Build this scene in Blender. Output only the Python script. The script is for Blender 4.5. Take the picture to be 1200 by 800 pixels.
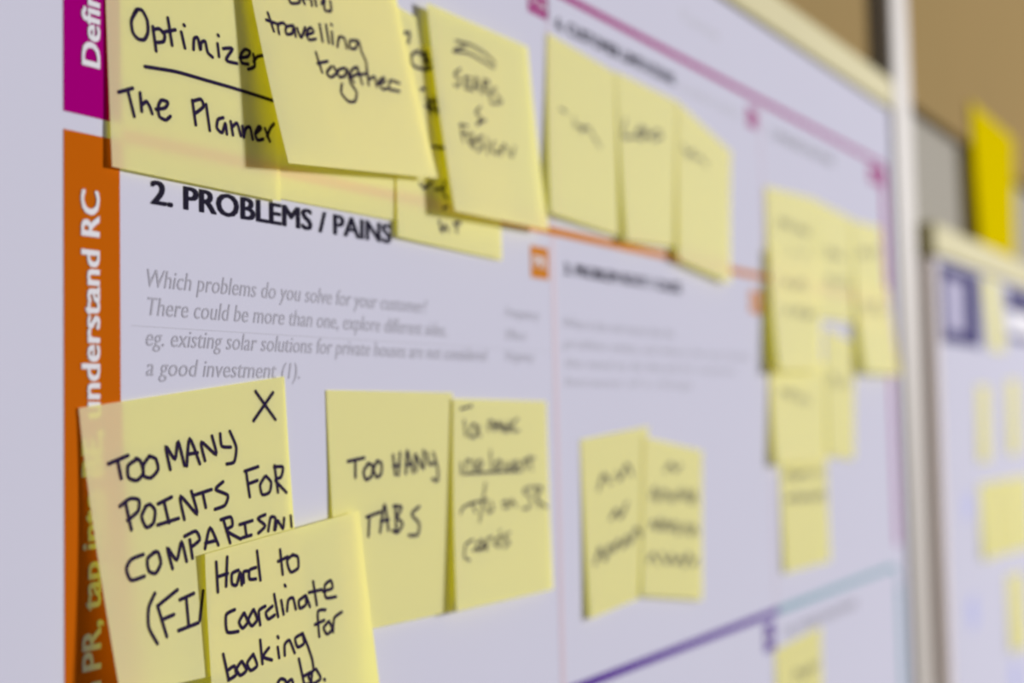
import bpy, bmesh, math, random
from mathutils import Vector, Matrix

sc = bpy.context.scene
for o in list(bpy.data.objects):
    bpy.data.objects.remove(o)

# ------------------------------------------------------------------ camera, light, exposure
# The wall runs along X, the room lies towards -Y, Z is up (metres).
cam_data = bpy.data.cameras.new('camera')
cam = bpy.data.objects.new('camera', cam_data)
sc.collection.objects.link(cam)
cam_data.sensor_width = 36.0
cam_data.lens = 46.5
cam_data.clip_start = 0.02
cam_data.clip_end = 60
cam.matrix_world = Matrix(((0.5243, -0.0379, -0.8507, -0.4573), (-0.8513, -0.0485, -0.5225, -0.2808), (-0.0214, 0.9981, -0.0577, 1.419), (0, 0, 0, 1)))
cam_data.dof.use_dof = True
cam_data.dof.focus_distance = 0.392
cam_data.dof.aperture_fstop = 4.9
cam_data.dof.aperture_blades = 0
sc.camera = cam

sc.view_settings.view_transform = 'Standard'
sc.view_settings.look = 'None'
sc.view_settings.gamma = 1.0
sc.view_settings.use_curve_mapping = False
sc.view_settings.exposure = 0.29
sc.cycles.filter_width = 2.6
sc.cycles.max_bounces = 8

world = bpy.data.worlds.new('room_daylight')
sc.world = world
world.use_nodes = True
bg = world.node_tree.nodes['Background']
bg.inputs['Color'].default_value = (0.93, 0.93, 1.0, 1)
bg.inputs['Strength'].default_value = 0.16

def area_light(name, loc, target, size, power, color):
    d = bpy.data.lights.new(name, 'AREA')
    d.shape = 'RECTANGLE'
    d.size, d.size_y = size
    d.energy = power
    d.color = color
    o = bpy.data.objects.new(name, d)
    sc.collection.objects.link(o)
    o.location = loc
    o.rotation_euler = (Vector(target) - Vector(loc)).to_track_quat('-Z', 'Y').to_euler()
    return o
area_light('window_light', (12.0, -9.6, 3.9), (0.2, 0, 1.45), (1.5, 1.4), 3000, (1.0, 0.985, 1.0))

# ------------------------------------------------------------------ materials
REFLECT = 0.68    # overall reflectance of the room's paints and papers

def new_mat(name):
    m = bpy.data.materials.new(name)
    m.use_nodes = True
    return m, m.node_tree, m.node_tree.nodes['Principled BSDF']

def paint(name, col, rough=0.6, vary=0.04, scale=8.0, bump=0.0, spec=0.4):
    col = [c * REFLECT for c in col]
    m, t, b = new_mat(name)
    b.inputs['Roughness'].default_value = rough
    b.inputs['Specular IOR Level'].default_value = spec
    tc = t.nodes.new('ShaderNodeTexCoord')
    nz = t.nodes.new('ShaderNodeTexNoise')
    nz.inputs['Scale'].default_value = scale
    nz.inputs['Detail'].default_value = 4
    t.links.new(tc.outputs['Object'], nz.inputs['Vector'])
    mx = t.nodes.new('ShaderNodeMix'); mx.data_type = 'RGBA'
    mx.inputs[6].default_value = (*[c * (1 - vary) for c in col], 1)
    mx.inputs[7].default_value = (*[min(1, c * (1 + vary)) for c in col], 1)
    t.links.new(nz.outputs['Fac'], mx.inputs[0])
    t.links.new(mx.outputs[2], b.inputs['Base Color'])
    if bump:
        bp = t.nodes.new('ShaderNodeBump')
        bp.inputs['Strength'].default_value = bump
        bp.inputs['Distance'].default_value = 0.001
        t.links.new(nz.outputs['Fac'], bp.inputs['Height'])
        t.links.new(bp.outputs['Normal'], b.inputs['Normal'])
    return m

def wood(name, col_a, col_b, rough=0.5):
    col_a = [c * REFLECT for c in col_a]; col_b = [c * REFLECT for c in col_b]
    m, t, b = new_mat(name)
    b.inputs['Roughness'].default_value = rough
    b.inputs['Specular IOR Level'].default_value = 0.0
    tc = t.nodes.new('ShaderNodeTexCoord')
    mp = t.nodes.new('ShaderNodeMapping')
    mp.inputs['Scale'].default_value = (7, 7, 0.6)
    nz = t.nodes.new('ShaderNodeTexNoise')
    nz.inputs['Scale'].default_value = 1.6
    nz.inputs['Detail'].default_value = 6
    nz.inputs['Distortion'].default_value = 0.6
    mx = t.nodes.new('ShaderNodeMix'); mx.data_type = 'RGBA'
    mx.inputs[6].default_value = (*col_a, 1)
    mx.inputs[7].default_value = (*col_b, 1)
    t.links.new(tc.outputs['Object'], mp.inputs['Vector'])
    t.links.new(mp.outputs['Vector'], nz.inputs['Vector'])
    t.links.new(nz.outputs['Fac'], mx.inputs[0])
    t.links.new(mx.outputs[2], b.inputs['Base Color'])
    return m

def note_paper(name, col, through, rough=0.6, spec=0.04):
    """coloured paper thin enough for the light to shine through"""
    m, t, b = new_mat(name)
    b.inputs['Base Color'].default_value = (*col, 1)
    b.inputs['Roughness'].default_value = rough
    b.inputs['Specular IOR Level'].default_value = spec
    tr = t.nodes.new('ShaderNodeBsdfTranslucent')
    tr.inputs['Color'].default_value = (*through, 1)
    ad = t.nodes.new('ShaderNodeAddShader')
    t.links.new(b.outputs[0], ad.inputs[0])
    t.links.new(tr.outputs[0], ad.inputs[1])
    t.links.new(ad.outputs[0], t.nodes['Material Output'].inputs['Surface'])
    return m

M = dict(
    paper=paint('poster_paper', (0.735, 0.725, 0.85), 0.6, 0.012, 14, spec=0.0),
    board=paint('board_white', (0.72, 0.71, 0.82), 0.6, 0.02, spec=0.0),
    cream=paint('cream_wood', (0.66, 0.59, 0.29), 0.6, 0.05, 20, spec=.1),
    post=paint('post_enamel', (0.57, 0.52, 0.46), 0.5, 0.02, spec=.15),
    edge=paint('board_edge', (1.2, 1.06, 0.98), 0.6, 0.08, 12, spec=.1),
    plaster=paint('grey_plaster', (0.47, 0.44, 0.375), 0.8, 0.05, 5, 0.2, spec=.0),
    wood=wood('brown_wood', (0.43, 0.295, 0.13), (0.375, 0.27, 0.115)),
    gap_shade=paint('painted_gap_shade', (0.24, 0.18, 0.075), 0.8),  # dark olive standing in for the shade between the panels
    floor=paint('floor_vinyl', (0.35, 0.33, 0.31), 0.5),
    magenta=paint('magenta_print', (0.42, 0.0, 0.21), 0.6, 0.03, spec=0.0),
    rose=paint('rose_print', (0.66, 0.47, 0.58), 0.6, 0.03, spec=0.1),
    orange=paint('orange_print', (0.62, 0.135, 0.004), 0.6, 0.03, spec=0.0),
    orange_rule=paint('light_orange_print', (0.72, 0.26, 0.03), 0.6, 0.03, spec=0.0),
    orchid=paint('orchid_print', (0.52, 0.20, 0.42), 0.6, 0.03, spec=0.0),
    salmon=paint('salmon_print', (0.72, 0.58, 0.65), 0.6, 0.03, spec=0.1),
    purple=paint('purple_print', (0.11, 0.03, 0.33), 0.6, 0.03, spec=0.0),
    teal=paint('teal_print', (0.20, 0.40, 0.47), 0.6, 0.03, spec=0.1),
    navy=paint('navy_print', (0.10, 0.09, 0.22), 0.6, 0.03, spec=0.0),
    lilac=paint('lilac_print', (0.42, 0.39, 0.58), 0.6, 0.03, spec=0.1),
    sky=paint('pale_blue_print', (0.50, 0.52, 0.88), 0.6, 0.03, spec=0.1),
    black=paint('black_print', (0.024, 0.021, 0.04), 0.6, 0.03, spec=0.0),
    grey=paint('grey_print', (0.36, 0.345, 0.40), 0.6, 0.03, spec=0.1),
    text_grey=paint('text_grey_print', (0.45, 0.435, 0.51), 0.6, 0.03, spec=0.1),
    pale_grey=paint('pale_grey_print', (0.55, 0.54, 0.60), 0.6, 0.03, spec=0.1),
    white=paint('white_print', (0.86, 0.84, 0.88), 0.6, 0.01, spec=0.1),
    pen=paint('marker_ink', (0.028, 0.018, 0.055), 0.6, 0.05, spec=0.0),
    pale=note_paper('pale_yellow_paper', (0.375, 0.365, 0.215), (0.57, 0.53, 0.0)),
    bright=note_paper('bright_yellow_paper', (0.50, 0.39, 0.0), (0.2, 0.15, 0.0), spec=0.0),
)

# ------------------------------------------------------------------ builders
def link_bm(name, bm, mat, parent=None):
    me = bpy.data.meshes.new(name)
    bm.to_mesh(me); bm.free()
    o = bpy.data.objects.new(name, me)
    sc.collection.objects.link(o)
    if mat: me.materials.append(mat)
    if parent: o.parent = parent
    return o

def tag(o, label=None, cat=None, group=None, kind=None):
    if label: o['label'] = label
    if cat: o['category'] = cat
    if group: o['group'] = group
    if kind: o['kind'] = kind
    return o

def box_bm(x0, x1, y0, y1, z0, z1, bevel=0.0, bm=None):
    bm = bm or bmesh.new()
    r = bmesh.ops.create_cube(bm, size=1)
    for v in r['verts']:
        v.co = ((x0 + x1) / 2 + v.co.x * (x1 - x0), (y0 + y1) / 2 + v.co.y * (y1 - y0), (z0 + z1) / 2 + v.co.z * (z1 - z0))
    if bevel:
        bmesh.ops.bevel(bm, geom=list({e for v in r['verts'] for e in v.link_edges}), offset=bevel, segments=2, affect='EDGES', profile=0.5)
    return bm

def prism(name, outline, y_front, thick, mat, parent=None):
    """outline = [(x, z), ...] on the wall, raised to y_front with the given thickness behind it"""
    bm = bmesh.new()
    a = [bm.verts.new((x, y_front, z)) for x, z in outline]
    b = [bm.verts.new((x, y_front + thick, z)) for x, z in outline]
    bm.faces.new(a); bm.faces.new(b[::-1])
    n = len(a)
    for i in range(n):
        bm.faces.new((a[i], b[i], b[(i + 1) % n], a[(i + 1) % n]))
    bmesh.ops.recalc_face_normals(bm, faces=bm.faces[:])
    return link_bm(name, bm, mat, parent)

def rect(name, r, y_front, mat, parent=None, thick=0.00008):
    x0, z0, x1, z1 = r
    return prism(name, [(x0, z0), (x1, z0), (x1, z1), (x0, z1)], y_front, thick, mat, parent)

def rule(name, pts, width, y_front, mat, parent=None):
    """printed line of constant width along a polyline of (x, z)"""
    P = [Vector((p[0], p[1])) for p in pts]
    left, right = [], []
    for i, p in enumerate(P):
        d0 = (P[i] - P[i - 1]).normalized() if i else (P[1] - P[0]).normalized()
        d1 = (P[i + 1] - P[i]).normalized() if i < len(P) - 1 else d0
        t = (d0 + d1).normalized()
        nrm = Vector((-t.y, t.x)) * (width / 2 / max(0.4, t.dot(d0)))
        left.append(p + nrm); right.append(p - nrm)
    bm = bmesh.new()
    f = [[bm.verts.new((q.x, y, q.y)) for q in side] for side in (left, right) for y in (y_front, y_front + 0.00008)]
    lf, lb, rf, rb = f
    for i in range(len(P) - 1):
        bm.faces.new((lf[i], lf[i + 1], rf[i + 1], rf[i]))
        bm.faces.new((lb[i], rb[i], rb[i + 1], lb[i + 1]))
        bm.faces.new((lf[i], lb[i], lb[i + 1], lf[i + 1]))
        bm.faces.new((rf[i], rf[i + 1], rb[i + 1], rb[i]))
    bm.faces.new((lf[0], rf[0], rb[0], lb[0])); bm.faces.new((lf[-1], lb[-1], rb[-1], rf[-1]))
    bmesh.ops.recalc_face_normals(bm, faces=bm.faces[:])
    return link_bm(name, bm, mat, parent)

def glyphs(txt, bold=0.0, shear=0.0):
    cu = bpy.data.curves.new('lettering', 'FONT')
    cu.body = txt
    cu.shear = shear
    cu.resolution_u = 3
    o = bpy.data.objects.new('lettering', cu)
    sc.collection.objects.link(o)
    dg = bpy.context.evaluated_depsgraph_get()
    me = bpy.data.meshes.new_from_object(o.evaluated_get(dg))
    bpy.data.objects.remove(o); bpy.data.curves.remove(cu)
    if bold > 0:        # a heavier weight: the same glyphs overprinted a hair to each side
        bm = bmesh.new()
        for i, (dx, dy) in enumerate(((-bold, -bold * .5), (0, 0), (bold, -bold * .5), (-bold, bold * .5), (bold, bold * .5))):
            k = len(bm.verts)
            bm.from_mesh(me)
            bm.verts.ensure_lookup_table()
            for v in bm.verts[k:]:
                v.co.x += dx; v.co.y += dy; v.co.z = i * 0.00003
        bm.to_mesh(me); bm.free()
    return me

CAP = max(v.co.y for v in glyphs('H').vertices)

def lettering(name, txt, place, mat, parent, y_front, bold=0.0, shear=0.0, up=False, fit=True):
    """place = (x, z, length, cap height); up = the line reads upwards"""
    x, z, length, cap = place
    me = glyphs(txt, bold, shear)
    xs = [v.co.x for v in me.vertices]
    k = cap / CAP
    x0 = min(xs)
    kx = length / (max(xs) - x0) if fit else length
    for v in me.vertices:
        a, b = (v.co.x - x0) * kx, v.co.y * k
        y = y_front - v.co.z
        v.co = (x - b, y, z + a) if up else (x + a, y, z + b)
    me.name = name
    me.materials.clear(); me.materials.append(mat)
    o = bpy.data.objects.new(name, me)
    sc.collection.objects.link(o)
    o.parent = parent
    return o, kx

# ------------------------------------------------------------------ the setting
WALL_Y = 0.022
tag(link_bm('wall_back', box_bm(-3, 9, WALL_Y, WALL_Y + 0.12, 0, 3.0), M['plaster']), kind='structure')
tag(link_bm('floor', box_bm(-3, 9, -5, WALL_Y + 0.12, -0.1, 0), M['floor']), kind='structure')
PANEL_Y = 0.012
for i, (a, b) in enumerate([(-1.6, 0.5775), (0.6185, 1.28), (1.283, 2.6), (2.603, 5.0)]):
    tag(link_bm('trim_%d' % (i + 1), box_bm(a, b, PANEL_Y, WALL_Y, 1.683, 3.0, 0.0008), M['wood']), kind='structure')
tag(link_bm('trim_5', box_bm(0.5775, 0.6185, PANEL_Y + 0.001, WALL_Y, 1.683, 3.0), M['gap_shade']), kind='structure')  # nearly flush strip; the shadow gap between panels is painted as its dark colour

post = tag(link_bm('partition_post', box_bm(0.5760, 0.628, -0.003, WALL_Y, 0, 3.0, 0.003), M['post']),
           'light beige upright post between the two pinned boards', 'post')

# ------------------------------------------------------------------ the near board and its poster
board = bpy.data.objects.new('pin_board', None); sc.collection.objects.link(board)
board.location = (0, WALL_Y, 0.9)
tag(board, 'white pin board with a cream top rail, carrying the large printed canvas poster', 'board')
def under(o, root):
    o.parent = root
    o.matrix_parent_inverse = Matrix.Translation(-root.location)
    return o
under(link_bm('panel', box_bm(-1.2, 0.5735, 0.0004, WALL_Y, 0.75, 1.652), M['board']), board)
under(link_bm('top_rail', box_bm(-1.2, 0.5735, -0.003, WALL_Y, 1.6535, 1.677, 0.002), M['cream']), board)

poster = link_bm('poster', box_bm(-0.36, 0.5715, 0.0, 0.0003, 0.98, 1.6525), M['paper'])
tag(poster, 'large white canvas poster with coloured bands, rules and headings on the near board', 'poster')
INK = -0.0001     # printed matter lies this far in front of the sheet
INK2 = -0.0002

band = rect('side_band', (-0.2243, 1.5026, -0.2054, 1.6520), INK, M['magenta'], poster)
tag(band, 'magenta side band')
T, kx = lettering('band_lettering', 'Define CS, fit into CC', (-0.2122, 1.5163, 0.0891, 0.006), M['white'], band, INK2, 0.028, 0.0, True)
band = rect('side_band', (-0.2243, 1.0, -0.2052, 1.4978), INK, M['orange'], poster)
tag(band, 'orange side band')
lettering('band_lettering', 'PR, tap into BE, understand RC', (-0.2126, 1.355, 0.1276, 0.006), M['white'], band, INK2, 0.028, 0.0, True)
lettering('band_lettering', 'Focus on', (-0.2126, 1.3047, 0.0472, 0.006), M['white'], band, INK2, 0.028, 0.0, True)

# rules between the fields
Z_TOP, Z_MID = 1.6059, 1.499
X_L, X_1, X_2, X_R = -0.2052, 0.0351, 0.2889, 0.5484
rule('rule_line', [(X_L, Z_TOP), (X_R + .0015, Z_TOP)], 0.0034, INK, M['magenta'], poster)
rule('rule_line', [(X_R, Z_TOP), (X_R, Z_MID)], 0.0100, INK, M['magenta'], poster)
rule('rule_line', [(X_R, Z_MID), (X_R, 1.3171)], 0.0100, INK, M['orchid'], poster)
rule('rule_line', [(X_1, Z_TOP - .002), (X_1, Z_MID + .002)], 0.0012, INK, M['rose'], poster)
rule('rule_line', [(X_2, Z_TOP - .002), (X_2, Z_MID + .002)], 0.0016, INK, M['rose'], poster)
rule('rule_line', [(X_L, Z_MID), (X_R - .002, Z_MID)], 0.0036, INK, M['orange_rule'], poster)
rule('rule_line', [(X_1, Z_MID - .002), (X_1, 1.2862)], 0.0036, INK, M['salmon'], poster)
rule('rule_line', [(X_2, Z_MID - .002), (X_2, 1.3055)], 0.0016, INK, M['salmon'], poster)
Z_LOW = 1.3027
rule('rule_line', [(X_L, Z_LOW), (X_2 + .004, Z_LOW)], 0.0040, INK, M['purple'], poster)
arc = [(X_R - .018 + .018 * math.sin(a * math.pi / 16), Z_LOW - .018 + .018 * math.cos(a * math.pi / 16)) for a in range(9)]
rule('rule_line', [(X_2 + .004, Z_LOW)] + arc, 0.0042, INK, M['teal'], poster)
rule('rule_line', [(X_R, Z_LOW - .016), (X_R, 1.0)], 0.0110, INK, M['teal'], poster)
rule('fold_line', [(X_L + .004, 1.4468), (X_1 - .004, 1.4468)], 0.00016, INK, M['pale_grey'], poster)

# headings and paragraphs
def heading(txt, place, mat='black', bold=0.0, shear=0.0, name='heading_lettering'):
    return lettering(name, txt, place, M[mat], poster, INK, bold, shear)[0]
heading('2. PROBLEMS / PAINS', (-0.194, 1.4818, 0.1131, 0.0066), bold=0.03)
heading('3. PROBLEM ROOT / CAUSE', (0.0446, 1.4812, 0.1227, 0.0049), bold=0.03)
heading('6. CUSTOMER LIMITATIONS', (0.0422, 1.5895, 0.1241, 0.0054), bold=0.03)
heading('EG. BUDGET, DEVICES', (0.1737, 1.5883, 0.0814, 0.0041), 'pale_grey')
heading('5. AVAILABLE SOLUTIONS', (0.306, 1.5866, 0.1196, 0.0059), 'grey', bold=0.02)
heading('Canvas', (0.1764, 1.6272, 0.0518, 0.0065), 'pale_grey')
heading('10. YOUR SOLUTION', (0.3055, 1.2854, 0.1353, 0.0055), 'grey', bold=0.02)
for txt, place in [
    ('Which problems do you solve for your customer?', (-0.1954, 1.458, 0.1359, 0.0051)),
    ('There could be more than one, explore different sides.', (-0.1952, 1.45, 0.1481, 0.0051)),
    ('eg. existing solar solutions for private houses are not considered', (-0.1959, 1.4414, 0.1769, 0.005)),
    ('a good investment (1).', (-0.1959, 1.433, 0.065, 0.005))]:
    heading(txt, place, 'text_grey', 0.0, 0.22, 'body_lettering')
for txt, place in [
    ('Frequency', (-0.0049, 1.4598, 0.0271, 0.0042)), ('Effect', (-0.0052, 1.4508, 0.0167, 0.0041)), ('Urgency', (-0.0056, 1.4422, 0.0228, 0.0041)),
    ('What is the real reason that this', (0.0427, 1.4579, 0.1147, 0.0041)),
    ('problem exists, and what is the story behind', (0.0423, 1.449, 0.217, 0.0041)),
    ('the need to do this job for customers', (0.0434, 1.4405, 0.1947, 0.0041)),
    ('because of a change', (0.043, 1.4324, 0.136, 0.0041))]:
    heading(txt, place, 'text_grey', 0.0, 0.2, 'body_lettering')

def badge(txt, r, mat, text_mat='white'):
    b = rect('badge', r, INK, M[mat], poster)
    x0, z0, x1, z1 = r
    w, h = x1 - x0, z1 - z0
    lettering('badge_lettering', txt, (x0 + w * .14, z0 + h * .33, w * .72, h * .36), M[text_mat], b, INK2, 0.015)
badge('CS', (0.0186, 1.5913, 0.0355, 1.6011), 'magenta')
badge('PR', (0.016, 1.4775, 0.031, 1.491), 'orange_rule')
badge('RC', (0.2627, 1.477, 0.2847, 1.4896), 'orange_rule')
badge('CL', (0.268, 1.5868, 0.2833, 1.5983), 'magenta')
badge('AS', (0.5106, 1.5887, 0.5443, 1.6012), 'magenta')
badge('SL', (0.2687, 1.2816, 0.2851, 1.2977), 'purple')

# ------------------------------------------------------------------ the far board and its poster
far = bpy.data.objects.new('pin_board', None); sc.collection.objects.link(far)
far.location = (1.7, WALL_Y, 0.9)
tag(far, 'cream edged board further along the wall beyond the post, carrying the navy headed poster', 'board')
under(link_bm('panel', box_bm(0.69, 2.7, 0.0004, WALL_Y, 0.75, 1.551, 0.006), M['edge']), far)
under(link_bm('top_rail', box_bm(0.686, 2.7, -0.003, WALL_Y, 1.5515, 1.5785, 0.002), M['cream']), far)
fp = link_bm('poster', box_bm(0.7015, 2.4, 0.0, 0.0003, 0.80, 1.5505), M['paper'])
tag(fp, 'blurred white poster with a navy header on the board beyond the post', 'poster')
def header_frame(x0, x1, ztop, zbot, t, inner):
    f = rect('header_block', (x0, zbot, x1, ztop), INK, M['navy'], fp)
    rect('inner_field', inner, INK2, M['lilac'], f)
header_frame(0.7095, 0.8635, 1.5461, 1.4766, 0, (0.7315, 1.488, 0.7942, 1.5342))
f = rect('header_block', (0.9921, 1.4896, 1.2931, 1.5451), INK, M['navy'], fp)
rect('inner_field', (0.996, 1.4972, 1.2709, 1.5219), INK2, M['white'], f)
for pts in ([(0.7783, 1.2492), (0.7868, 1.2214)], [(0.7781, 1.3407), (0.7879, 1.3209)], [(0.9411, 1.1612), (0.9698, 1.1349)]):
    rule('pale_blue_mark', pts, 0.03, INK, M['sky'], fp)

# ------------------------------------------------------------------ sticky notes
def catmull(P, n=5):
    if len(P) < 3: return P
    out = []
    for i in range(len(P) - 1):
        p0 = P[max(i - 1, 0)]; p1 = P[i]; p2 = P[i + 1]; p3 = P[min(i + 2, len(P) - 1)]
        for k in range(n):
            t = k / n
            m1 = [(b - a) * 0.36 for a, b in zip(p0, p2)]; m2 = [(b - a) * 0.36 for a, b in zip(p1, p3)]
            h = (2*t**3 - 3*t*t + 1, t**3 - 2*t*t + t, -2*t**3 + 3*t*t, t**3 - t*t)
            out.append(tuple(h[0]*a + h[1]*m + h[2]*b + h[3]*q for a, m, b, q in zip(p1, m1, p2, m2)))
    out.append(P[-1])
    return out

def sheet_point(n, s, t):
    a, b, c, d = n['vec']
    top = a * (1 - s) + b * s
    bot = d * (1 - s) + c * s
    p = top * (1 - t) + bot * t
    p.y = top.y + (bot.y - top.y) * max(t, 0) ** n['curl']
    return p

def make_note(n, name, cat):
    n['vec'] = [Vector(c) for c in n['corners']]
    org = sum(n['vec'], Vector()) / 4
    bm = bmesh.new()
    NS, NT = 8, 20
    g = [[bm.verts.new(sheet_point(n, i / NS, j / NT) - org) for j in range(NT + 1)] for i in range(NS + 1)]
    for i in range(NS):
        for j in range(NT):
            bm.faces.new((g[i][j], g[i][j + 1], g[i + 1][j + 1], g[i + 1][j])).smooth = True
    o = link_bm(name, bm, M[n['paper']])
    o.location = org
    tag(o, n['label'], cat, n['group'])
    half = n['pen'] * 0.00127 / 2
    for line in n['writing']:
        bm = bmesh.new()
        for st in line:
            P = catmull(st)
            pts = [sheet_point(n, s, t) for s, t in P]
            nor = []
            for s, t in P:
                e = 1e-3
                dn = (sheet_point(n, s + e, t) - sheet_point(n, s, t)).cross(sheet_point(n, s, t + e) - sheet_point(n, s, t))
                dn.normalize()
                if dn.y > 0: dn = -dn
                nor.append(dn)
            pts = [p + d * 0.00012 - org for p, d in zip(pts, nor)]
            prev = None
            for i, p in enumerate(pts):
                tg = (pts[min(i + 1, len(pts) - 1)] - pts[max(i - 1, 0)]).normalized()
                sd = tg.cross(nor[i]).normalized() * half
                cur = (bm.verts.new(p + sd), bm.verts.new(p - sd))
                if prev: bm.faces.new((prev[0], cur[0], cur[1], prev[1]))
                if i in (0, len(pts) - 1):      # round pen tip
                    w = tg * half * (-1 if i == 0 else 1)
                    cap = [bm.verts.new(p + sd * math.cos(a) + w * math.sin(a)) for a in (math.pi * k / 6 for k in range(1, 6))]
                    bm.faces.new([cur[0]] + cap + [cur[1]])
                prev = cur
        link_bm('handwritten_lettering', bm, M['pen'], o)
    return o

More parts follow.
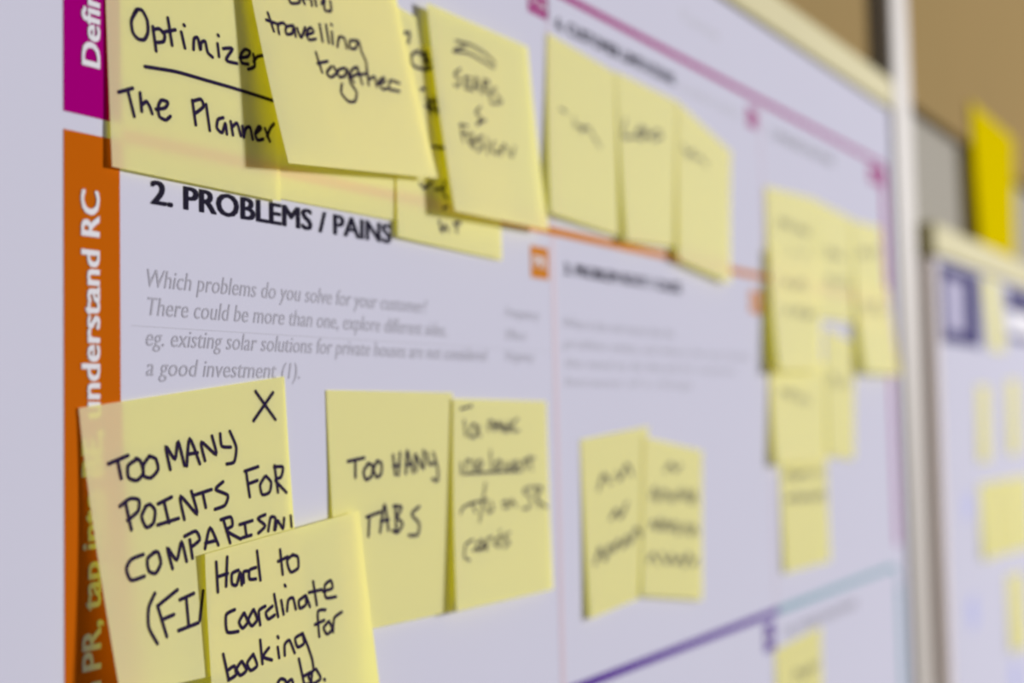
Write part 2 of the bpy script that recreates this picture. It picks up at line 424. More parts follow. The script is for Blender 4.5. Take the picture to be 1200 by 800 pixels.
NOTES = [
    dict(label='note behind the travelling together note, blank bottom strip over the PROBLEMS / PAINS heading', group='sticky notes on the canvas poster', paper='pale', curl=1.6, pen=0.9,
     corners=[(-0.14878, -0.0002, 1.56167), (-0.07895, -0.0004, 1.57503), (-0.07784, -0.0009, 1.49012), (-0.14084, -0.0006, 1.4902)],
     writing=[]),
    dict(label='sticky note reading Optimizer and The Planner, overlapping the side bands', group='sticky notes on the canvas poster', paper='pale', curl=1.6, pen=0.9,
     corners=[(-0.21079, -0.0003, 1.55782), (-0.14256, -0.0005, 1.57448), (-0.14078, -0.0016, 1.48901), (-0.20928, -0.0016, 1.4898)],
     writing=[[[(0.162,0.348),(0.131,0.391),(0.135,0.438),(0.162,0.463),(0.197,0.462),(0.218,0.43),(0.216,0.383),(0.191,0.347),(0.162,0.345),(0.144,0.368)],[(0.246,0.406),(0.26,0.501)],[(0.246,0.418),(0.282,0.411),(0.311,0.433),(0.303,0.459),(0.267,0.467)],[(0.332,0.363),(0.351,0.469)],[(0.299,0.423),(0.372,0.406)],[(0.407,0.412),(0.425,0.473)],[(0.423,0.382),(0.427,0.385)],[(0.475,0.474),(0.481,0.432),(0.503,0.426),(0.517,0.473),(0.523,0.443),(0.547,0.436),(0.56,0.477),(0.589,0.493)],[(0.623,0.438),(0.629,0.487)],[(0.627,0.404),(0.631,0.407)],[(0.657,0.454),(0.716,0.449),(0.672,0.497),(0.742,0.504)],[(0.76,0.481),(0.813,0.471),(0.828,0.45),(0.794,0.446),(0.765,0.471),(0.773,0.499),(0.814,0.5)],[(0.849,0.46),(0.856,0.504),(0.813,0.52)],[(0.85,0.488),(0.877,0.466),(0.939,0.455)]],
      [[(0.195,0.571),(0.364,0.572),(0.539,0.587),(0.723,0.602),(0.971,0.625)]],
      [[(0.05,0.692),(0.124,0.666)],[(0.098,0.679),(0.127,0.779)],[(0.163,0.68),(0.168,0.753)],[(0.172,0.726),(0.196,0.71),(0.213,0.729),(0.225,0.755)],[(0.247,0.735),(0.298,0.723),(0.315,0.699),(0.279,0.695),(0.26,0.723),(0.264,0.761),(0.299,0.771),(0.326,0.753)],[(0.457,0.675),(0.472,0.769)],[(0.457,0.679),(0.508,0.665),(0.522,0.692),(0.473,0.723)],[(0.539,0.682),(0.555,0.781)],[(0.641,0.722),(0.608,0.733),(0.599,0.766),(0.631,0.781),(0.653,0.742),(0.66,0.783)],[(0.687,0.732),(0.698,0.782)],[(0.7,0.749),(0.728,0.734),(0.748,0.78)],[(0.761,0.742),(0.766,0.783)],[(0.767,0.781),(0.782,0.748),(0.81,0.741),(0.824,0.785)],[(0.851,0.758),(0.883,0.738),(0.867,0.732),(0.843,0.762),(0.856,0.785),(0.895,0.777)],[(0.909,0.736),(0.938,0.781)],[(0.921,0.765),(0.945,0.732),(0.971,0.712)]]]),
    dict(label='sticky note whose lettered bottom strip ends the PROBLEMS / PAINS heading', group='sticky notes on the canvas poster', paper='pale', curl=1.6, pen=1,
     corners=[(-0.07756, -0.0005, 1.55564), (-0.00929, -0.0005, 1.56534), (-0.00816, -0.001, 1.4823), (-0.07948, -0.002, 1.48432)],
     writing=[[[(0.208,0.704),(0.242,0.726),(0.315,0.688)],[(0.349,0.721),(0.434,0.705)],[(0.436,0.672),(0.416,0.726),(0.456,0.753)],[(0.416,0.809),(0.454,0.792)]],
      [[(0.376,0.874),(0.397,0.926),(0.431,0.888),(0.459,0.915)],[(0.51,0.875),(0.579,0.858)],[(0.548,0.864),(0.538,0.91)]]]),
    dict(label='narrow sliver of sticky note between the travelling together note and the double stroke note', group='sticky notes on the canvas poster', paper='pale', curl=1.6, pen=1,
     corners=[(-0.13252, -0.0014, 1.57366), (-0.06505, -0.0012, 1.56741), (-0.05212, -0.0032, 1.50896), (-0.12161, -0.003, 1.50607)],
     writing=[[[(0.844,0.153),(0.913,0.126),(0.882,0.198)]],
      [[(0.978,0.213),(0.899,0.264),(0.895,0.326),(1.004,0.321),(1.081,0.282)],[(0.981,0.238),(1.058,0.198),(1.017,0.266),(1.076,0.245)],[(1.054,0.215),(1.052,0.3)]],
      [[(0.932,0.463),(0.977,0.444)],[(0.981,0.506),(0.987,0.592)],[(0.955,0.559),(1.069,0.557)],[(1.055,0.479),(1.062,0.582)],[(0.987,0.528),(1.067,0.5)]],
      [[(0.954,0.807),(1.068,0.798)]]]),
    dict(label='sticky note reading travelling together', group='sticky notes on the canvas poster', paper='pale', curl=1.6, pen=0.9,
     corners=[(-0.16044, -0.003, 1.57305), (-0.08713, -0.0024, 1.59498), (-0.05953, -0.006, 1.50758), (-0.14632, -0.0098, 1.49946)],
     writing=[[[(0.229,0.301),(0.235,0.324),(0.289,0.32),(0.307,0.288)],[(0.324,0.324),(0.319,0.303),(0.37,0.302),(0.369,0.329)],[(0.401,0.295),(0.398,0.328)],[(0.437,0.32),(0.467,0.293),(0.449,0.343),(0.492,0.346),(0.501,0.308)]],
      [[(0.079,0.37),(0.093,0.445)],[(0.061,0.4),(0.13,0.415)],[(0.121,0.454),(0.126,0.417),(0.159,0.408),(0.172,0.415)],[(0.22,0.416),(0.175,0.423),(0.165,0.452),(0.201,0.45),(0.223,0.421),(0.221,0.46)],[(0.241,0.426),(0.254,0.464),(0.294,0.421)],[(0.29,0.452),(0.343,0.437),(0.329,0.42),(0.298,0.439),(0.301,0.47),(0.347,0.465)],[(0.394,0.404),(0.389,0.473)],[(0.437,0.405),(0.429,0.476)],[(0.466,0.432),(0.454,0.481)],[(0.482,0.49),(0.509,0.451),(0.543,0.455),(0.544,0.494)],[(0.632,0.461),(0.58,0.463),(0.566,0.492),(0.605,0.493),(0.64,0.463),(0.645,0.507),(0.66,0.545),(0.649,0.586)],[(0.472,0.401),(0.476,0.404)]],
      [[(0.329,0.521),(0.34,0.601)],[(0.323,0.566),(0.393,0.554)],[(0.408,0.575),(0.369,0.603),(0.391,0.619),(0.436,0.599),(0.425,0.574)],[(0.497,0.576),(0.449,0.588),(0.448,0.616),(0.49,0.607),(0.513,0.578),(0.516,0.637),(0.543,0.672),(0.516,0.71),(0.47,0.713),(0.436,0.68),(0.455,0.643)],[(0.522,0.613),(0.587,0.592),(0.574,0.57),(0.529,0.595),(0.539,0.633)],[(0.589,0.568),(0.596,0.636)],[(0.571,0.6),(0.646,0.593)],[(0.655,0.572),(0.64,0.638)],[(0.645,0.617),(0.697,0.603),(0.696,0.641)],[(0.71,0.63),(0.764,0.62),(0.762,0.603),(0.721,0.622),(0.733,0.65),(0.772,0.646)],[(0.786,0.645),(0.807,0.613),(0.874,0.621)],[(0.786,0.65),(0.859,0.654)]]]),
    dict(label='sticky note headed by two heavy pen strokes, right of the travelling together note', group='sticky notes on the canvas poster', paper='pale', curl=1.6, pen=0.8,
     corners=[(-0.06119, -0.0036, 1.57342), (0.01347, -0.0024, 1.57413), (0.02245, -0.0055, 1.49734), (-0.05256, -0.0086, 1.49614)],
     writing=[[[(0.236,0.132),(0.38,0.121),(0.529,0.137),(0.614,0.167)],[(0.202,0.192),(0.346,0.169),(0.482,0.18),(0.601,0.192)],[(0.212,0.182),(0.327,0.138)]],
      [[(0.251,0.268),(0.184,0.307),(0.233,0.325),(0.205,0.362),(0.172,0.359)],[(0.283,0.3),(0.278,0.361)],[(0.28,0.301),(0.348,0.294)],[(0.285,0.332),(0.337,0.322)],[(0.278,0.361),(0.342,0.353)],[(0.353,0.357),(0.402,0.277),(0.425,0.353)],[(0.372,0.331),(0.422,0.323)],[(0.473,0.277),(0.461,0.353)],[(0.473,0.277),(0.53,0.279),(0.477,0.315),(0.539,0.352)],[(0.594,0.296),(0.533,0.331),(0.531,0.387),(0.637,0.365)],[(0.587,0.328),(0.643,0.36)]],
      [[(0.407,0.429),(0.351,0.467),(0.402,0.487),(0.343,0.529),(0.443,0.488)]],
      [[(0.185,0.556),(0.185,0.637)],[(0.176,0.554),(0.25,0.551)],[(0.179,0.598),(0.232,0.592)],[(0.262,0.582),(0.239,0.629),(0.314,0.611)],[(0.291,0.582),(0.292,0.654),(0.246,0.638)],[(0.394,0.577),(0.328,0.606),(0.386,0.627),(0.318,0.668)],[(0.439,0.583),(0.416,0.667)],[(0.514,0.588),(0.462,0.631),(0.509,0.653),(0.565,0.614)],[(0.557,0.653),(0.607,0.587),(0.675,0.643),(0.724,0.582)]]]),
    dict(label='faintly written sticky note, left of three joined notes in the top row', group='sticky notes on the canvas poster', paper='pale', curl=1.6, pen=0.8,
     corners=[(0.03367, -0.0005, 1.58549), (0.09939, -0.0003, 1.58152), (0.09511, -0.002, 1.50284), (0.02757, -0.0036, 1.50575)],
     writing=[[[(0.169,0.391),(0.247,0.397)]],
      [[(0.354,0.404),(0.375,0.464)],[(0.403,0.443),(0.494,0.44),(0.566,0.424),(0.639,0.46),(0.726,0.503)],[(0.447,0.472),(0.517,0.421)]]]),
    dict(label='sticky note with one dark word, middle of three joined notes in top row', group='sticky notes on the canvas poster', paper='pale', curl=1.6, pen=1,
     corners=[(0.09884, -0.0006, 1.58218), (0.17106, -0.0005, 1.58142), (0.1605, -0.0024, 1.50404), (0.09692, -0.0046, 1.50078)],
     writing=[[[(0.112,0.265),(0.066,0.377),(0.243,0.352)],[(0.273,0.324),(0.345,0.281),(0.455,0.287),(0.374,0.349),(0.271,0.348)],[(0.326,0.3),(0.428,0.325)],[(0.481,0.32),(0.626,0.257),(0.698,0.285),(0.545,0.332)]]]),
    dict(label='sticky note over the orange line, right of three joined notes in top row', group='sticky notes on the canvas poster', paper='pale', curl=1.6, pen=0.9,
     corners=[(0.16909, -0.0009, 1.58098), (0.24076, -0.0005, 1.56657), (0.22579, -0.0036, 1.49049), (0.1552, -0.0046, 1.49724)],
     writing=[[[(0.083,0.251),(0.187,0.279),(0.289,0.228)],[(0.168,0.303),(0.243,0.238)],[(0.283,0.279),(0.408,0.236),(0.529,0.257)]]]),
    dict(label='sticky note marked X reading TOO MANY POINTS FOR COMPARISON, on the orange band', group='sticky notes on the canvas poster', paper='pale', curl=1.5, pen=0.9,
     corners=[(-0.21994, -0.0006, 1.42404), (-0.13899, -0.0006, 1.43361), (-0.1343, -0.0036, 1.34592), (-0.21245, -0.0076, 1.34849)],
     writing=[[[(0.832,0.037),(0.933,0.148)],[(0.929,0.051),(0.811,0.14)]],
      [[(0.096,0.208),(0.184,0.19)],[(0.137,0.2),(0.143,0.265)],[(0.224,0.207),(0.179,0.226),(0.176,0.267),(0.211,0.281),(0.243,0.259),(0.236,0.217),(0.217,0.205)],[(0.28,0.204),(0.248,0.231),(0.244,0.269),(0.275,0.28),(0.311,0.256),(0.306,0.218),(0.277,0.204)],[(0.368,0.263),(0.358,0.179),(0.395,0.23),(0.418,0.169),(0.437,0.257)],[(0.448,0.26),(0.475,0.166),(0.513,0.26)],[(0.465,0.22),(0.507,0.22)],[(0.54,0.252),(0.53,0.185),(0.6,0.238),(0.586,0.17)],[(0.629,0.167),(0.632,0.211),(0.678,0.22)],[(0.68,0.164),(0.707,0.223),(0.69,0.273),(0.65,0.277)]],
      [[(0.123,0.36),(0.17,0.34),(0.209,0.35),(0.199,0.387),(0.148,0.413)],[(0.149,0.352),(0.159,0.447)],[(0.239,0.374),(0.212,0.408),(0.227,0.448),(0.262,0.437),(0.276,0.396),(0.256,0.371),(0.233,0.378)],[(0.293,0.375),(0.36,0.359)],[(0.322,0.369),(0.334,0.446)],[(0.28,0.447),(0.382,0.437)],[(0.409,0.444),(0.402,0.361),(0.475,0.435),(0.458,0.351)],[(0.463,0.367),(0.559,0.357)],[(0.513,0.364),(0.521,0.416)],[(0.622,0.337),(0.58,0.359),(0.64,0.387),(0.62,0.42),(0.567,0.428)],[(0.749,0.314),(0.757,0.406)],[(0.742,0.313),(0.817,0.305)],[(0.752,0.36),(0.807,0.353)],[(0.85,0.344),(0.82,0.371),(0.828,0.406),(0.869,0.402),(0.883,0.368),(0.857,0.343)],[(0.91,0.311),(0.918,0.407)],[(0.907,0.316),(0.957,0.321),(0.943,0.355),(0.908,0.363),(0.967,0.413)]],
      [[(0.197,0.539),(0.14,0.549),(0.114,0.578),(0.127,0.619),(0.189,0.614)],[(0.256,0.537),(0.214,0.556),(0.212,0.598),(0.242,0.611),(0.272,0.58),(0.266,0.541),(0.244,0.539)],[(0.324,0.606),(0.312,0.531),(0.349,0.58),(0.383,0.519),(0.396,0.59)],[(0.424,0.518),(0.427,0.583)],[(0.401,0.503),(0.458,0.492),(0.473,0.524),(0.425,0.545)],[(0.495,0.558),(0.532,0.489),(0.565,0.554)],[(0.5,0.54),(0.555,0.537)],[(0.606,0.474),(0.628,0.554)],[(0.592,0.468),(0.645,0.465),(0.649,0.496),(0.613,0.509),(0.686,0.548)],[(0.689,0.497),(0.76,0.491)],[(0.717,0.5),(0.719,0.539)],[(0.694,0.545),(0.747,0.541)],[(0.835,0.478),(0.791,0.488),(0.829,0.517),(0.787,0.539)],[(0.844,0.537),(0.864,0.492),(0.891,0.497),(0.879,0.537)],[(0.885,0.538),(0.903,0.507),(0.93,0.539),(0.942,0.503)],[(0.982,0.499),(0.982,0.537)]],
      [[(0.226,0.679),(0.188,0.724),(0.175,0.79),(0.204,0.851)],[(0.231,0.729),(0.253,0.834)],[(0.23,0.724),(0.334,0.682)],[(0.239,0.774),(0.301,0.764)],[(0.34,0.718),(0.412,0.705)],[(0.372,0.714),(0.366,0.813)],[(0.313,0.822),(0.417,0.809)],[(0.46,0.703),(0.425,0.801)]]]),
    dict(label='sticky note reading TOO MANY TABS', group='sticky notes on the canvas poster', paper='pale', curl=1.6, pen=0.95,
     corners=[(-0.11819, -0.0003, 1.42945), (-0.04428, -0.0003, 1.42897), (-0.04863, -0.0018, 1.34812), (-0.11545, -0.0024, 1.34939)],
     writing=[[[(0.133,0.296),(0.257,0.284)],[(0.189,0.292),(0.184,0.364)],[(0.287,0.308),(0.248,0.343),(0.264,0.376),(0.31,0.362),(0.32,0.32),(0.283,0.309)],[(0.36,0.299),(0.327,0.331),(0.347,0.368),(0.385,0.355),(0.391,0.312),(0.357,0.301)],[(0.499,0.364),(0.484,0.277)],[(0.485,0.325),(0.539,0.322)],[(0.542,0.268),(0.526,0.365)],[(0.587,0.361),(0.602,0.259),(0.649,0.358)],[(0.598,0.323),(0.642,0.319)],[(0.677,0.353),(0.669,0.276),(0.738,0.345),(0.74,0.262)],[(0.771,0.273),(0.79,0.325),(0.843,0.319)],[(0.827,0.274),(0.867,0.352),(0.862,0.402),(0.816,0.393)]],
      [[(0.257,0.534),(0.369,0.518)],[(0.28,0.533),(0.264,0.614)],[(0.359,0.604),(0.405,0.487),(0.429,0.599)],[(0.368,0.558),(0.434,0.554)],[(0.492,0.496),(0.495,0.612)],[(0.478,0.498),(0.544,0.506),(0.508,0.547),(0.55,0.58),(0.504,0.613),(0.462,0.603)],[(0.696,0.511),(0.629,0.541),(0.693,0.586),(0.676,0.634),(0.6,0.632)]]]),
    dict(label='sticky note with four lines of writing, right beside the TOO MANY TABS note', group='sticky notes on the canvas poster', paper='pale', curl=1.6, pen=0.75,
     corners=[(-0.04497, -0.0011, 1.4267), (0.02582, -0.0004, 1.42572), (0.02482, -0.0022, 1.34745), (-0.05139, -0.0052, 1.34869)],
     writing=[[[(0.069,0.049),(0.182,0.032)],[(0.105,0.103),(0.121,0.18)],[(0.178,0.13),(0.155,0.178),(0.213,0.186),(0.23,0.132),(0.185,0.121)],[(0.26,0.132),(0.241,0.161),(0.272,0.182)],[(0.344,0.158),(0.357,0.107),(0.405,0.115),(0.409,0.158),(0.455,0.109),(0.484,0.159)],[(0.505,0.115),(0.516,0.159),(0.572,0.151),(0.568,0.106)],[(0.664,0.093),(0.606,0.121),(0.61,0.157),(0.677,0.154)],[(0.381,0.132),(0.454,0.129),(0.529,0.139),(0.606,0.137)]],
      [[(0.074,0.307),(0.073,0.36)],[(0.118,0.344),(0.131,0.295),(0.169,0.304)],[(0.199,0.296),(0.186,0.358)],[(0.233,0.342),(0.285,0.324),(0.258,0.298),(0.222,0.333),(0.267,0.36)],[(0.366,0.253),(0.374,0.357)],[(0.418,0.347),(0.478,0.328),(0.449,0.302),(0.411,0.333),(0.447,0.359)],[(0.51,0.315),(0.533,0.362),(0.578,0.316)],[(0.596,0.352),(0.666,0.333),(0.637,0.312),(0.592,0.343),(0.647,0.365)],[(0.698,0.36),(0.727,0.314),(0.756,0.356)],[(0.781,0.29),(0.809,0.363)],[(0.714,0.312),(0.842,0.3)],[(0.095,0.362),(0.685,0.364)]],
      [[(0.062,0.549),(0.09,0.521),(0.185,0.503)],[(0.169,0.502),(0.206,0.552)],[(0.312,0.414),(0.244,0.599)],[(0.185,0.505),(0.325,0.496)],[(0.319,0.513),(0.328,0.558),(0.381,0.547),(0.367,0.509)],[(0.475,0.52),(0.524,0.511),(0.54,0.54),(0.485,0.543)],[(0.56,0.541),(0.574,0.507),(0.627,0.544)],[(0.789,0.45),(0.705,0.467),(0.785,0.507),(0.763,0.557),(0.693,0.559)],[(0.837,0.452),(0.874,0.563)],[(0.818,0.453),(0.923,0.461),(0.846,0.512),(0.969,0.567)]],
      [[(0.176,0.68),(0.103,0.7),(0.088,0.756),(0.136,0.777)],[(0.255,0.686),(0.203,0.707),(0.235,0.74),(0.278,0.693),(0.286,0.738)],[(0.305,0.74),(0.32,0.685),(0.372,0.683)],[(0.427,0.687),(0.377,0.714),(0.44,0.73),(0.444,0.653)],[(0.543,0.671),(0.475,0.692),(0.539,0.72),(0.478,0.741)],[(0.168,0.732),(0.306,0.726)]]]),
    dict(label='sticky note reading Hard to coordinate booking for, overlapping the TOO MANY POINTS note', group='sticky notes on the canvas poster', paper='pale', curl=1.3, pen=0.9,
     corners=[(-0.17835, -0.0046, 1.38193), (-0.10547, -0.0034, 1.3892), (-0.09708, -0.0085, 1.30165), (-0.17913, -0.0105, 1.31058)],
     writing=[[[(0.06,0.044),(0.062,0.162)],[(0.123,0.036),(0.109,0.148)],[(0.066,0.103),(0.122,0.1)],[(0.183,0.099),(0.146,0.106),(0.143,0.145),(0.169,0.154),(0.193,0.109),(0.198,0.159)],[(0.21,0.152),(0.213,0.112),(0.244,0.113)],[(0.286,0.107),(0.248,0.111),(0.245,0.145),(0.282,0.151)],[(0.299,0.045),(0.308,0.16)],[(0.44,0.065),(0.445,0.161)],[(0.423,0.107),(0.484,0.099)],[(0.519,0.096),(0.479,0.114),(0.495,0.16),(0.545,0.152),(0.548,0.11),(0.516,0.098)]],
      [[(0.149,0.248),(0.1,0.26),(0.1,0.326),(0.161,0.335)],[(0.198,0.271),(0.169,0.3),(0.186,0.327),(0.217,0.308),(0.202,0.271)],[(0.253,0.267),(0.222,0.3),(0.239,0.327),(0.272,0.308),(0.257,0.267)],[(0.287,0.331),(0.286,0.277),(0.325,0.265)],[(0.367,0.272),(0.326,0.29),(0.337,0.317),(0.376,0.308)],[(0.383,0.229),(0.396,0.317)],[(0.423,0.259),(0.43,0.313)],[(0.452,0.204),(0.456,0.209)],[(0.453,0.304),(0.466,0.265),(0.496,0.261),(0.507,0.306)],[(0.574,0.264),(0.531,0.278),(0.534,0.307),(0.573,0.298),(0.578,0.265),(0.597,0.31)],[(0.633,0.219),(0.642,0.31)],[(0.599,0.256),(0.684,0.258)],[(0.692,0.266),(0.755,0.262),(0.749,0.232),(0.707,0.245),(0.706,0.292),(0.773,0.298)]],
      [[(0.071,0.409),(0.091,0.512)],[(0.087,0.475),(0.126,0.464),(0.131,0.499),(0.089,0.512)],[(0.166,0.453),(0.137,0.477),(0.154,0.505),(0.19,0.491),(0.17,0.454)],[(0.234,0.437),(0.197,0.465),(0.213,0.496),(0.251,0.483),(0.235,0.437)],[(0.28,0.39),(0.282,0.481)],[(0.326,0.427),(0.289,0.455),(0.337,0.476)],[(0.378,0.433),(0.381,0.474)],[(0.383,0.393),(0.387,0.398)],[(0.415,0.47),(0.42,0.431),(0.451,0.418),(0.475,0.47)],[(0.536,0.404),(0.487,0.416),(0.497,0.451),(0.538,0.442),(0.534,0.403),(0.558,0.454),(0.578,0.511),(0.58,0.543)],[(0.694,0.337),(0.644,0.338),(0.637,0.431)],[(0.618,0.383),(0.679,0.375)],[(0.706,0.384),(0.671,0.403),(0.689,0.43),(0.726,0.415),(0.71,0.384)],[(0.729,0.427),(0.747,0.376),(0.801,0.361)]],
      [[(0.359,0.568),(0.377,0.556),(0.404,0.565),(0.411,0.608)],[(0.413,0.577),(0.443,0.568),(0.453,0.612)],[(0.497,0.497),(0.513,0.592)],[(0.518,0.566),(0.567,0.559),(0.553,0.598),(0.521,0.598)],[(0.584,0.551),(0.544,0.57),(0.568,0.602),(0.618,0.589),(0.595,0.55)],[(0.639,0.596),(0.643,0.599)]]]),
    dict(label='sticky note with three short words, left of the pair in the poster middle', group='sticky notes on the canvas poster', paper='pale', curl=1.6, pen=1.3,
     corners=[(0.05511, -0.0003, 1.40883), (0.12422, -0.0003, 1.41369), (0.1055, -0.0016, 1.33336), (0.05583, -0.0024, 1.33082)],
     writing=[[[(0.236,0.304),(0.315,0.226),(0.419,0.286)],[(0.513,0.234),(0.574,0.278),(0.674,0.201),(0.77,0.272)]],
      [[(0.426,0.491),(0.516,0.447),(0.59,0.498),(0.696,0.425)]],
      [[(0.146,0.713),(0.235,0.633),(0.317,0.71),(0.407,0.636),(0.465,0.675),(0.552,0.625),(0.641,0.673),(0.721,0.617),(0.777,0.665),(0.884,0.59),(0.988,0.645)]]]),
    dict(label='sticky note with four short lines, right of the pair in the poster middle', group='sticky notes on the canvas poster', paper='pale', curl=1.6, pen=1.2,
     corners=[(0.11796, -0.0009, 1.40847), (0.18755, -0.0005, 1.39969), (0.1789, -0.0018, 1.32325), (0.10795, -0.0022, 1.33428)],
     writing=[[[(0.345,0.194),(0.422,0.136),(0.53,0.17),(0.603,0.127)]],
      [[(0.121,0.383),(0.171,0.307),(0.22,0.395),(0.282,0.313)],[(0.321,0.38),(0.368,0.313),(0.449,0.38),(0.5,0.321)],[(0.539,0.369),(0.597,0.294),(0.674,0.354),(0.721,0.285),(0.793,0.371),(0.849,0.28),(0.89,0.364)]],
      [[(0.129,0.568),(0.16,0.523),(0.233,0.576),(0.271,0.505),(0.33,0.57),(0.377,0.508),(0.435,0.569),(0.504,0.507),(0.56,0.587),(0.596,0.516)],[(0.659,0.574),(0.714,0.511),(0.792,0.581),(0.843,0.512),(0.912,0.569)]],
      [[(0.088,0.786),(0.171,0.73),(0.242,0.793)],[(0.298,0.718),(0.398,0.782),(0.465,0.723),(0.532,0.778),(0.625,0.728),(0.675,0.791),(0.755,0.701),(0.842,0.776),(0.91,0.728)]]]),
    dict(label='sticky note in the upper middle of the blurred cluster on the right', group='sticky notes on the canvas poster', paper='pale', curl=1.6, pen=1,
     corners=[(0.38265, -0.0008, 1.55772), (0.46206, -0.0005, 1.55468), (0.4536, -0.0016, 1.4803), (0.38399, -0.0016, 1.48016)],
     writing=[[[(0.227,0.466),(0.317,0.378),(0.409,0.444),(0.512,0.374),(0.624,0.435),(0.719,0.376)]],
      [[(0.212,0.686),(0.289,0.63),(0.355,0.69)],[(0.456,0.629),(0.535,0.686),(0.626,0.611)],[(0.722,0.675),(0.83,0.593)]]]),
    dict(label='topmost sticky note in the left column of the blurred right cluster', group='sticky notes on the canvas poster', paper='pale', curl=1.6, pen=1,
     corners=[(0.29288, -0.0006, 1.55431), (0.38211, -0.001, 1.55819), (0.37803, -0.0026, 1.48424), (0.29123, -0.0026, 1.48532)],
     writing=[[[(0.23,0.331),(0.276,0.251),(0.342,0.315),(0.422,0.262),(0.497,0.34)],[(0.546,0.276),(0.641,0.337),(0.695,0.283),(0.775,0.352),(0.846,0.266)]],
      [[(0.191,0.598),(0.246,0.54),(0.293,0.588)],[(0.359,0.535),(0.411,0.579),(0.458,0.511)],[(0.516,0.574),(0.588,0.514),(0.62,0.584)],[(0.684,0.503),(0.745,0.572),(0.811,0.503),(0.858,0.579)]]]),
    dict(label='sticky note at the upper right end of the blurred cluster, beside the border', group='sticky notes on the canvas poster', paper='pale', curl=1.6, pen=1,
     corners=[(0.46294, -0.0008, 1.55354), (0.53419, -0.0004, 1.5567), (0.53748, -0.0016, 1.47677), (0.45925, -0.0016, 1.47818)],
     writing=[[[(0.13,0.34),(0.306,0.258),(0.399,0.319),(0.565,0.236),(0.692,0.288),(0.885,0.203)]]]),
    dict(label='slanting sticky note over the pink right border, its lower corner lifted', group='sticky notes on the canvas poster', paper='pale', curl=1.6, pen=1,
     corners=[(0.45591, -0.0026, 1.51036), (0.54129, -0.0018, 1.51057), (0.56099, -0.0042, 1.44493), (0.45873, -0.0072, 1.44558)],
     writing=[[[(0.14,0.328),(0.291,0.221),(0.383,0.331),(0.532,0.194),(0.659,0.324),(0.841,0.22)]]]),
    dict(label='sticky note below the small white gap in the blurred cluster', group='sticky notes on the canvas poster', paper='pale', curl=1.6, pen=1,
     corners=[(0.3956, -0.0004, 1.47406), (0.45777, -0.0004, 1.46617), (0.44489, -0.0014, 1.38552), (0.39034, -0.0014, 1.38981)],
     writing=[[[(0.117,0.437),(0.248,0.339),(0.401,0.43),(0.586,0.35)],[(0.74,0.411),(0.877,0.318)]]]),
    dict(label='sticky note lowest of the blurred cluster, with two lines of writing', group='sticky notes on the canvas poster', paper='pale', curl=1.6, pen=1.1,
     corners=[(0.30163, -0.0004, 1.39449), (0.38842, -0.0004, 1.3921), (0.38514, -0.0018, 1.3222), (0.30126, -0.0018, 1.32375)],
     writing=[[[(0.103,0.233),(0.159,0.147),(0.226,0.216),(0.286,0.154),(0.336,0.231),(0.407,0.163),(0.462,0.216),(0.534,0.151),(0.598,0.229)],[(0.691,0.165),(0.737,0.205),(0.819,0.14)],[(0.88,0.215),(0.962,0.166)]],
      [[(0.096,0.412),(0.199,0.372),(0.252,0.416),(0.313,0.341),(0.375,0.42),(0.47,0.369),(0.513,0.418),(0.591,0.358),(0.651,0.43),(0.749,0.364),(0.811,0.425),(0.898,0.34),(0.95,0.444)]]]),
    dict(label='second sticky note from the bottom of the blurred right cluster', group='sticky notes on the canvas poster', paper='pale', curl=1.6, pen=1,
     corners=[(0.28933, -0.001, 1.44879), (0.39162, -0.0009, 1.45133), (0.38163, -0.003, 1.38625), (0.28402, -0.0046, 1.3886)],
     writing=[[[(0.175,0.318),(0.214,0.266),(0.286,0.348),(0.339,0.271),(0.385,0.375)],[(0.435,0.282),(0.505,0.401),(0.572,0.326)],[(0.628,0.426),(0.693,0.363)]]]),
    dict(label='second sticky note from top in the blurred left column, dark shadow at its left', group='sticky notes on the canvas poster', paper='pale', curl=1.6, pen=1,
     corners=[(0.28762, -0.0034, 1.5155), (0.38188, -0.0026, 1.5203), (0.37346, -0.005, 1.44521), (0.28396, -0.0086, 1.44335)],
     writing=[[[(0.241,0.302),(0.318,0.237),(0.389,0.311)],[(0.459,0.249),(0.527,0.305),(0.608,0.232),(0.692,0.309)]],
      [[(0.25,0.527),(0.325,0.472),(0.361,0.529)],[(0.459,0.474),(0.504,0.54),(0.589,0.46),(0.662,0.558),(0.739,0.494),(0.789,0.539),(0.886,0.473)]]]),
    dict(label='sticky note under the purple and teal lines at the bottom of the poster', group='sticky notes on the canvas poster', paper='pale', curl=1.6, pen=1,
     corners=[(0.28419, -0.0003, 1.28076), (0.36677, -0.0003, 1.28317), (0.36071, -0.002, 1.21264), (0.28221, -0.002, 1.21889)],
     writing=[[[(0.37,0.362),(0.433,0.273),(0.527,0.361),(0.588,0.304),(0.654,0.381),(0.734,0.289),(0.814,0.352),(0.919,0.285)]]]),
    dict(label='sticky note over the navy header of the far poster', group='sticky notes on the far poster', paper='pale', curl=1.6, pen=0.9,
     corners=[(0.87792, -0.0004, 1.54836), (0.94832, -0.0004, 1.54707), (0.96571, -0.0015, 1.47518), (0.90078, -0.0015, 1.47571)],
     writing=[]),
    dict(label='sticky note upper left on the far poster, below its navy header', group='sticky notes on the far poster', paper='pale', curl=1.6, pen=0.9,
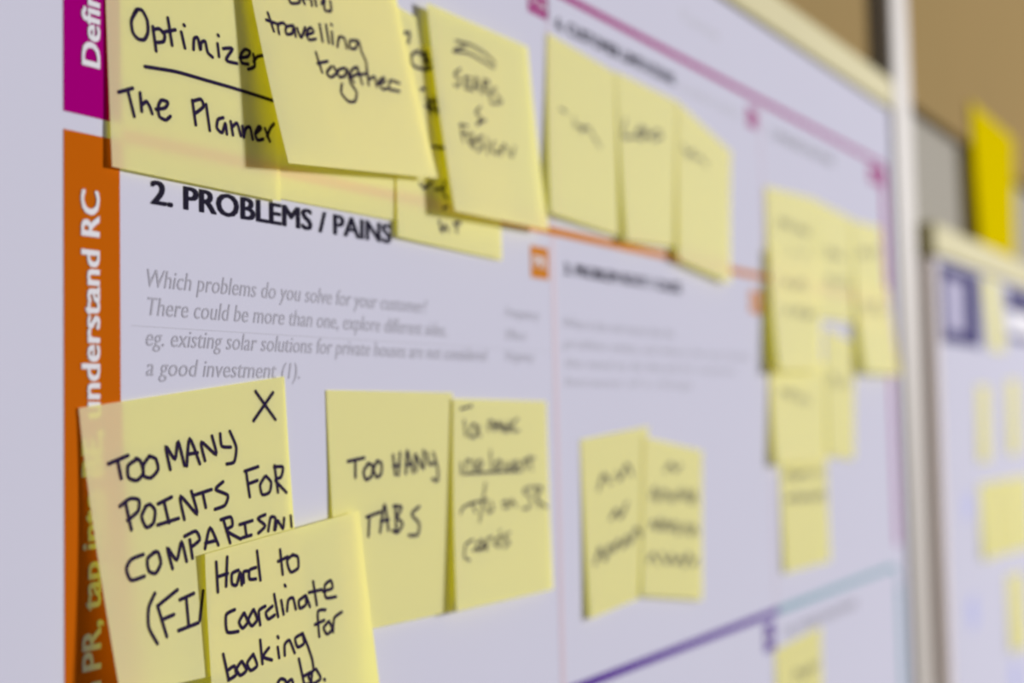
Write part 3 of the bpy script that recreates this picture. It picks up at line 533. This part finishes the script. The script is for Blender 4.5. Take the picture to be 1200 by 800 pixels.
     corners=[(0.83594, -0.0004, 1.4414), (0.88755, -0.0004, 1.44027), (0.87576, -0.0015, 1.36763), (0.82804, -0.0015, 1.36869)],
     writing=[]),
    dict(label='sticky note upper right on the far poster, below its navy header', group='sticky notes on the far poster', paper='pale', curl=1.6, pen=0.9,
     corners=[(0.97417, -0.0004, 1.44814), (1.03618, -0.0004, 1.44716), (1.02274, -0.0015, 1.37095), (0.96503, -0.0015, 1.37026)],
     writing=[]),
    dict(label='sticky note left end of the lower row on the far poster, its corner in shadow', group='sticky notes on the far poster', paper='pale', curl=1.6, pen=0.9,
     corners=[(0.82574, -0.0004, 1.34815), (0.90814, -0.0004, 1.34709), (0.90644, -0.0018, 1.27466), (0.82539, -0.003, 1.27797)],
     writing=[]),
    dict(label='sticky note in the middle of the lower row on the far poster', group='sticky notes on the far poster', paper='pale', curl=1.6, pen=0.9,
     corners=[(0.90034, -0.0012, 1.3475), (0.98024, -0.0009, 1.34603), (0.97295, -0.0026, 1.27247), (0.89668, -0.003, 1.27567)],
     writing=[]),
    dict(label='sticky note at the picture edge in the lower row on the far poster', group='sticky notes on the far poster', paper='pale', curl=1.6, pen=0.9,
     corners=[(0.97133, -0.0018, 1.34647), (1.06717, -0.0009, 1.34448), (1.05855, -0.0028, 1.26884), (0.96356, -0.0036, 1.2734)],
     writing=[]),
    dict(label='sticky note lowest on the far poster', group='sticky notes on the far poster', paper='pale', curl=1.6, pen=0.9,
     corners=[(0.93315, -0.0004, 1.2517), (1.01465, -0.0004, 1.24616), (1.01705, -0.0018, 1.16793), (0.93292, -0.0022, 1.17612)],
     writing=[]),
    dict(label='large bright yellow paper sheet on the wall above the far poster', group=None, paper='bright', curl=1.6, pen=0.9,
     corners=[(0.90387, 0.0095, 1.72675), (1.12007, 0.0095, 1.7245), (1.08544, 0.007, 1.58006), (0.91485, 0.007, 1.58116)],
     writing=[]),
]
for n in NOTES:
    if n['paper'] == 'bright':
        make_note(n, 'paper_sheet', 'paper')
    else:
        make_note(n, 'sticky_note', 'sticky note')
